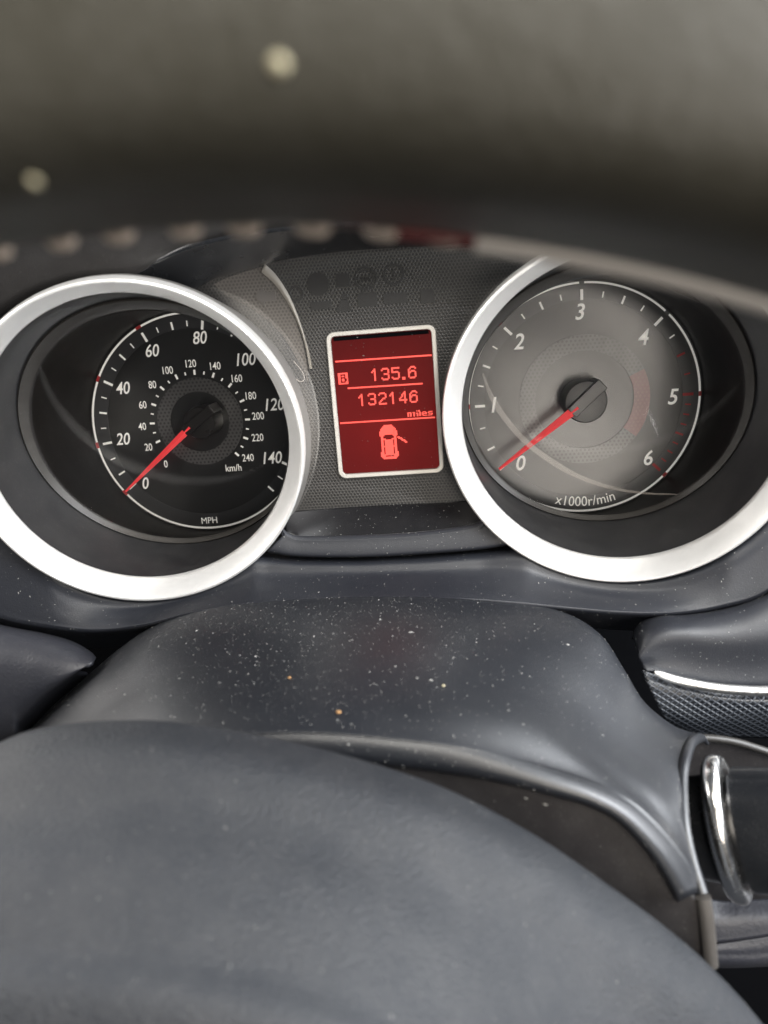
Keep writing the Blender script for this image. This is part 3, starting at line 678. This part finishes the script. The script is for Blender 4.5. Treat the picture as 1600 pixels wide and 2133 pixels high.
slot = [W(1474, 1549, -0.026), W(1460, 1537, -0.031), W(1440, 1548, -0.046), W(1427, 1583, -0.059), W(1421, 1630, -0.0685), W(1425, 1716, -0.0825), W(1440, 1790, -0.09), W(1462, 1862, -0.0965)]
tube('slot_edge', slot, 0.0020, M['shroud'], shr, m=60, taper=([0, 0.12, 1], [0.3, 1, 1]))
tube('lower_edge', [W(1465, 1868, -0.0955), W(1471, 1905, -0.0958), W(1476, 1950, -0.0955), W(1481, 2012, -0.0950)], 0.0024, M['lowedge'], shr, m=30, squash=0.7)
surface('side_skirt', [Wn([(1440, 1860), (1500, 1876), (1560, 1874), (1660, 1868), (1860, 1850)], -0.050), Wn([(1445, 1900), (1500, 1915), (1560, 1912), (1660, 1905), (1860, 1890)], -0.056), Wn([(1450, 1968), (1510, 1962), (1560, 1955), (1660, 1940), (1860, 1915)], -0.058)], M['knee'], shr, nu=40)
surface('side_skirt', [Wn([(1450, 1971), (1510, 1965), (1560, 1958), (1660, 1943), (1860, 1918)], -0.0575), Wn([(1450, 1985), (1510, 1985), (1560, 1985), (1660, 1975), (1860, 1960)], -0.0585), Wn([(1450, 2012), (1510, 2013), (1560, 2012), (1660, 2006), (1860, 1990)], -0.056), Wn([(1450, 2016), (1510, 2017), (1560, 2016), (1660, 2010), (1860, 1994)], -0.03)], M['knee'], shr, nu=40)

# ------------------------------------------------------------------ wiper stalk
C0 = W(1522, 1728, -0.060); tt = rad(24)
ax = np.array([math.cos(tt), -math.sin(tt), 0.24]); ax /= np.linalg.norm(ax)
vv = np.array([0.30, 0.0, -1.0]); vv -= ax*(vv@ax); vv /= np.linalg.norm(vv)
dv = np.cross(ax, vv); dv = dv if dv[1] < 0 else -dv
stk = thing('wiper_stalk', 'glossy black stalk with a bright chrome band, right of the column cover', 'stalk', tuple(C0))
def sec(s, h, d, n=72): return np.array([C0+ax*s+vv*h*math.copysign(abs(math.sin(t))**0.9, math.sin(t))+dv*d*math.cos(t) for t in np.linspace(0, 2*math.pi, n, endpoint=False)])
loft('stalk_base', [sec(-0.016, 0.0185, 0.0115), sec(-0.014, 0.0200, 0.0128), sec(-0.004, 0.0215, 0.0135)], M['gloss'], stk, cap0=True)
loft('chrome_band', [sec(-0.0040, 0.0215, 0.0130), sec(-0.0046, 0.0252, 0.0158), sec(-0.0042, 0.0268, 0.0170), sec(-0.0030, 0.0280, 0.0180), sec(-0.0010, 0.0287, 0.0185), sec(0.0008, 0.0284, 0.0182), sec(0.0019, 0.0274, 0.0172), sec(0.0022, 0.0258, 0.0160), sec(0.0023, 0.0205, 0.0125)], M['chrome'], stk)
loft('stalk_barrel', [sec(0.0015, 0.0205, 0.0125), sec(0.0040, 0.0215, 0.0135), sec(0.0044, 0.0238, 0.0152), sec(0.0060, 0.0240, 0.0154), sec(0.030, 0.0228, 0.0146), sec(0.070, 0.0205, 0.0130), sec(0.074, 0.016, 0.010)], M['gloss'], stk, cap1=True)

# ------------------------------------------------------------------ steering wheel
whl = thing('steering_wheel', 'black leather steering wheel, its blurred rim across the top and pad below', 'steering wheel', tuple(W(480, 1900, -0.17)))
RT = np.array(W(490, 28, -0.212)); RW, RR = 0.25, 0.0215
u_ = np.array([math.cos(rad(-4)), 0, math.sin(rad(-4))]); d_ = np.array([math.sin(rad(-4)), -0.10, -math.cos(rad(-4))]); d_ /= np.linalg.norm(d_)
RC = RT+d_*RW; nW = np.cross(u_, d_); nW = nW if nW[1] < 0 else -nW
def rim_pt(a, phi, r=RR):
    """a: angle from the top of the wheel (to the right positive), phi: round the section, 0 = outwards, 90 deg = to the driver."""
    rd = -d_*math.cos(a)+u_*math.sin(a); N = 3.6
    k = (abs(math.cos(phi))**N+abs(math.sin(phi))**N)**(-1/N); c0, s0 = k*math.cos(phi), k*math.sin(phi)*0.9
    ct, st = math.cos(rad(-2)), math.sin(rad(-2))       # flat grip face turned upwards, underside turned to the driver
    return RC+rd*(RW+r*(c0*ct-s0*st))+nW*(r*(c0*st+s0*ct))
A = np.linspace(-math.pi, math.pi, 240, endpoint=False); PH = np.linspace(0, 2*math.pi, 56, endpoint=False)
V = np.array([rim_pt(a, p) for a in A for p in PH]); F = []
for i in range(len(A)):
    for j in range(len(PH)):
        i2, j2 = (i+1) % len(A), (j+1) % len(PH)
        F.append((i*56+j, i2*56+j, i2*56+j2, i*56+j2))
rim = mesh('rim', V, F, M['leather'], whl, angle=0)
# find, for a given pixel column, where the lower silhouette of the rim runs
def rim_edge(px):
    best = None
    for a in np.linspace(-0.6, 0.6, 241):
        P = np.array([rim_pt(a, p) for p in np.linspace(math.pi*0.8, math.pi*1.5, 15)])
        q = proj(P); k = q[:, 1].argmax()
        if best is None or abs(q[k, 0]-px) < best[0]: best = (abs(q[k, 0]-px), a, np.linspace(math.pi*0.8, math.pi*1.5, 15)[k], q[k, 1])
    return best[1:]
e = [rim_edge(x) for x in (0, 400, 800, 1200, 1580)]
print('rim edge', [(round(float(v[0]), 3), round(float(v[1]), 2), round(float(v[2]))) for v in e])
for px in (-20, 110, 240, 370, 500, 640, 785, 912):
    a, ph, _ = rim_edge(px)
    P = [rim_pt(a+k*0.0115, ph+0.10-0.07*k, RR+0.0002+0.0004*(1-k*k)) for k in (-1, -0.5, 0, 0.5, 1)]
    tube('stitch', P, 0.0009, M['thread'], rim, n=8, m=12, taper=([0, 0.2, 0.8, 1], [0.35, 1, 1, 0.35]))
a0, ph0, _ = rim_edge(835); a1, ph1, _ = rim_edge(985)
tube('red_reflection', [rim_pt(a0+(a1-a0)*k, ph0+0.05, RR+0.0002) for k in np.linspace(0, 1, 6)], 0.0008, M['redreflect'], rim, n=8, m=14)  # red strip put in for the display's reflection on the rim
a0, ph0, _ = rim_edge(1000); a1, ph1, _ = rim_edge(1590)
tube('seam_bead', [rim_pt(a0+(a1+0.1-a0)*k, ph0+(ph1-ph0)*k+0.05, RR+0.0004) for k in np.linspace(0, 1, 10)], 0.0014, M['bead'], rim, n=10, m=50)

H1 = [(-420, 1800), (-200, 1650), (0, 1546), (100, 1514), (250, 1500), (400, 1508), (640, 1553), (900, 1631), (1100, 1731), (1250, 1831), (1380, 1926), (1480, 2013), (1590, 2134), (1760, 2360)]
H2 = [(-420, 1860), (-200, 1715), (0, 1612), (100, 1580), (250, 1566), (400, 1575), (640, 1622), (890, 1700), (1080, 1800), (1220, 1900), (1345, 1995), (1440, 2082), (1540, 2200), (1690, 2400)]
H3 = [(-420, 1850), (-200, 1810), (0, 1795), (100, 1795), (250, 1800), (400, 1813), (600, 1850), (760, 1902), (900, 1972), (1010, 2045), (1100, 2120), (1180, 2200), (1260, 2300), (1380, 2480)]
H4 = [(-420, 2150), (-200, 2140), (0, 2135), (100, 2135), (250, 2140), (400, 2155), (560, 2185), (700, 2230), (810, 2290), (890, 2350), (960, 2420), (1020, 2490), (1090, 2580), (1180, 2740)]
H5 = off(H4, 0, 420)
def mid(Aq, Bq, t): return [(a[0]*(1-t)+b[0]*t, a[1]*(1-t)+b[1]*t) for a, b in zip(Aq, Bq)]
surface('airbag_cover', [Wn(off(H1, 0, 50), -0.098), Wn(off(H1, 0, 12), -0.108), Wn(H1, -0.117), Wn(off(H1, -4, 14), -0.124), Wn(H2, -0.136), Wn(mid(H2, H3, 0.5), -0.149), Wn(H3, -0.1630),
                         Wn(mid(H3, H4, 0.5), -0.178), Wn(H4, -0.190), Wn(H5, -0.200)], M['pad'], whl, nu=110, nv=120, key='hub')

# ------------------------------------------------------------------ crumbs, hair, lens streak, dust
def nearest(px, py, key):
    Gd, Nn = GR[key]; q = proj(Gd[:-1, :-1].reshape(-1, 3)); k = ((q-np.array([px, py]))**2).sum(1).argmin()
    n = Nn.reshape(-1, 3)[k]; return Gd[:-1, :-1].reshape(-1, 3)[k], n/np.linalg.norm(n)
def lump(name, c, n, r, mat, label, stretch=1.0, group=None):
    V = []; F = []
    ph = np.linspace(0, math.pi, 6); th = np.linspace(0, 2*math.pi, 9)[:-1]
    a = np.cross(n, [0.3, 0.9, 0.1]); a /= np.linalg.norm(a); b = np.cross(n, a)
    for p in ph:
        for t in th:
            k = r*(0.8+0.4*random.random())
            V.append(c+n*(r*0.55)+n*k*0.6*math.cos(p)+a*k*stretch*math.sin(p)*math.cos(t)+b*k*math.sin(p)*math.sin(t))
    F = gridfaces(6, 8, True)
    o = mesh(name, V, F, mat, loc=c, angle=0); meta(o, label, 'crumb', group); return o
c, n = nearest(608, 1418, 'upper_cover'); lump('crumb', c, n, 0.0006, M['crumb_o'], 'small orange crumb on the column cover, left of the other orange one')
c, n = nearest(707, 1483, 'upper_cover'); lump('crumb', c, n, 0.0007, M['crumb_o'], 'small orange crumb on the column cover, nearest the steering wheel pad', 1.3)
c, n = nearest(930, 1428, 'upper_cover'); lump('crumb', c, n, 0.0006, M['crumb_y'], 'small pale yellow crumb right of centre on the column cover')
def rim_hit(px, py):
    best = None
    for a in np.linspace(-0.5, 0.5, 161):
        P = np.array([rim_pt(a, p) for p in np.linspace(0.2, math.pi*1.25, 60)]); q = proj(P); d = np.hypot(q[:, 0]-px, q[:, 1]-py); k = d.argmin()
        if best is None or d[k] < best[0]: best = (d[k], P[k], rim_pt(a, np.linspace(0.2, math.pi*1.25, 60)[k], RR*1.1)-P[k])
    return best[1], best[2]/np.linalg.norm(best[2])
c, n = rim_hit(585, 138); lump('crumb', c, n, 0.0009, M['crumb_y'], 'large blurred yellow crumb stuck on the front of the wheel rim', 1.0)
c, n = rim_hit(75, 362); lump('crumb', c, n, 0.0007, M['crumb_y'], 'smaller blurred crumb at far left, low on the wheel rim')
hp = [W(612, 752, 0.030), W(630, 775, 0.029), W(634, 790, 0.028), W(626, 795, 0.027), W(617, 790, 0.0265)]
h = tube('hair', hp, 0.00009, M['hair'], n=5, m=30, loc=hp[0]); meta(h, 'fine curled hair beside the speedometer ring, left of the display', 'hair')
M['streak'] = glass('pale_reflection'); _n = M['streak'].node_tree.nodes  # soft reflection on the lens, put in as a see-through pale strip
_n['Mix Shader'].inputs[0].default_value = 0.15
for _l in list(M['streak'].node_tree.links):
    if _l.to_socket == _n['Mix Shader'].inputs[0]: M['streak'].node_tree.links.remove(_l)
_n['Glossy BSDF'].inputs['Roughness'].default_value = 0.7; _n['Glossy BSDF'].inputs['Color'].default_value = (0.5, 0.46, 0.42, 1)
sp = [(1006, 778), (1022, 822), (1050, 868), (1090, 915), (1140, 955), (1200, 990), (1270, 1015), (1340, 1027), (1410, 1030)]
TL = np.array((0.2017*0.352-0.0018, 0.042, -0.1056*0.352-0.0042))
def on_lens(px, py):      # point on the front of the tachometer lens
    tx, tz = rad(-20), rad(-9); u = np.array([math.cos(tz), math.sin(tz), 0]); v = np.array([0, math.sin(tx), math.cos(tx)])
    n = np.cross(u, v); n /= np.linalg.norm(n); n = n if n[1] > 0 else -n
    c0 = TL+n*0.0035; cam0 = np.array([0, -CAMD, 0]); d = W(px, py, 0.05)-cam0
    return cam0+d*(((c0-cam0)@n)/(d@n))
hp = [on_lens(*p) for p in sp]
h = tube('lens_streak', hp, 0.0013, M['streak'], n=6, m=60, taper=([0, 0.15, 0.5, 0.8, 1], [0.3, 1.0, 1.0, 0.5, 0.2]), squash=0.12, loc=hp[0]); meta(h, 'pale curved reflection across the lower left of the tachometer lens', 'reflection')

DV, DF = [], []
def speck(c, n, r, el):
    a = np.cross(n, rng.normal(size=3)); a /= np.linalg.norm(a); b = np.cross(n, a); k = len(DV)
    c = c+n*r*0.25
    DV.extend([c+a*r*el, c-a*r*el, c+b*r, c-b*r, c+n*r*0.8])
    DF.extend([(k, k+2, k+4), (k+2, k+1, k+4), (k+1, k+3, k+4), (k+3, k, k+4)])
def scatter(key, N, rmin, rmax, box=(0, 0, 1600, 2133), pw=2.5, dens=None):
    Gd, Nn = GR[key]; L = Gd[:-1, :-1].reshape(-1, 3); R_ = Gd[1:, 1:].reshape(-1, 3); n_ = Nn.reshape(-1, 3)
    q = proj(L); ok = (q[:, 0] > box[0]-40) & (q[:, 0] < box[2]+40) & (q[:, 1] > box[1]) & (q[:, 1] < box[3]+40)
    ok &= ((np.array([0, -CAMD, 0])-L)*n_).sum(1) > 0
    ar = np.linalg.norm(n_, axis=1)*ok
    if dens is not None: ar = ar*dens(q)
    idx = rng.choice(len(L), size=N, p=ar/ar.sum())
    for i in idx:
        t, s = rng.random(2); r0, c0 = divmod(i, Gd.shape[1]-1)
        p = (Gd[r0, c0]*(1-t)+Gd[r0, c0+1]*t)*(1-s)+(Gd[r0+1, c0]*(1-t)+Gd[r0+1, c0+1]*t)*s
        nn = n_[i]/np.linalg.norm(n_[i])
        speck(p, nn, rmin+(rmax-rmin)*rng.random()**pw, 1.0+2.2*rng.random()**4)
cen = lambda q: 0.35+np.exp(-((q[:, 0]-680)/380)**2)
scatter('upper_cover', 5000, 0.00004, 0.00020, dens=cen)
scatter('upper_cover', 40, 0.00028, 0.0005, dens=cen)
scatter('lower_cowl', 1600, 0.00005, 0.00022)
scatter('ledge', 110, 0.00005, 0.0002)
scatter('lip', 120, 0.00005, 0.0002)
scatter('side_panel', 260, 0.00005, 0.0002)
scatter('front_face', 120, 0.0001, 0.0004)
scatter('hub', 260, 0.00004, 0.00020)
for _ in range(46):      # flecks on the display glass
    a_, b_ = rng.uniform(-1, 1), -1+2*rng.random()**1.6; p_ = ctr+e1*a_*(hw-0.003)+e2*b_*(hh-0.003)
    speck(np.array([p_[0], PIXY-0.0002, p_[1]]), np.array([0, -1.0, 0]), 0.00007+0.00012*rng.random()**2, 1+2.5*rng.random()**2)
d = mesh('dust', DV, DF, M['dust'], smooth=False); meta(d, 'fine pale dust specks over the dark plastic', kind='stuff')
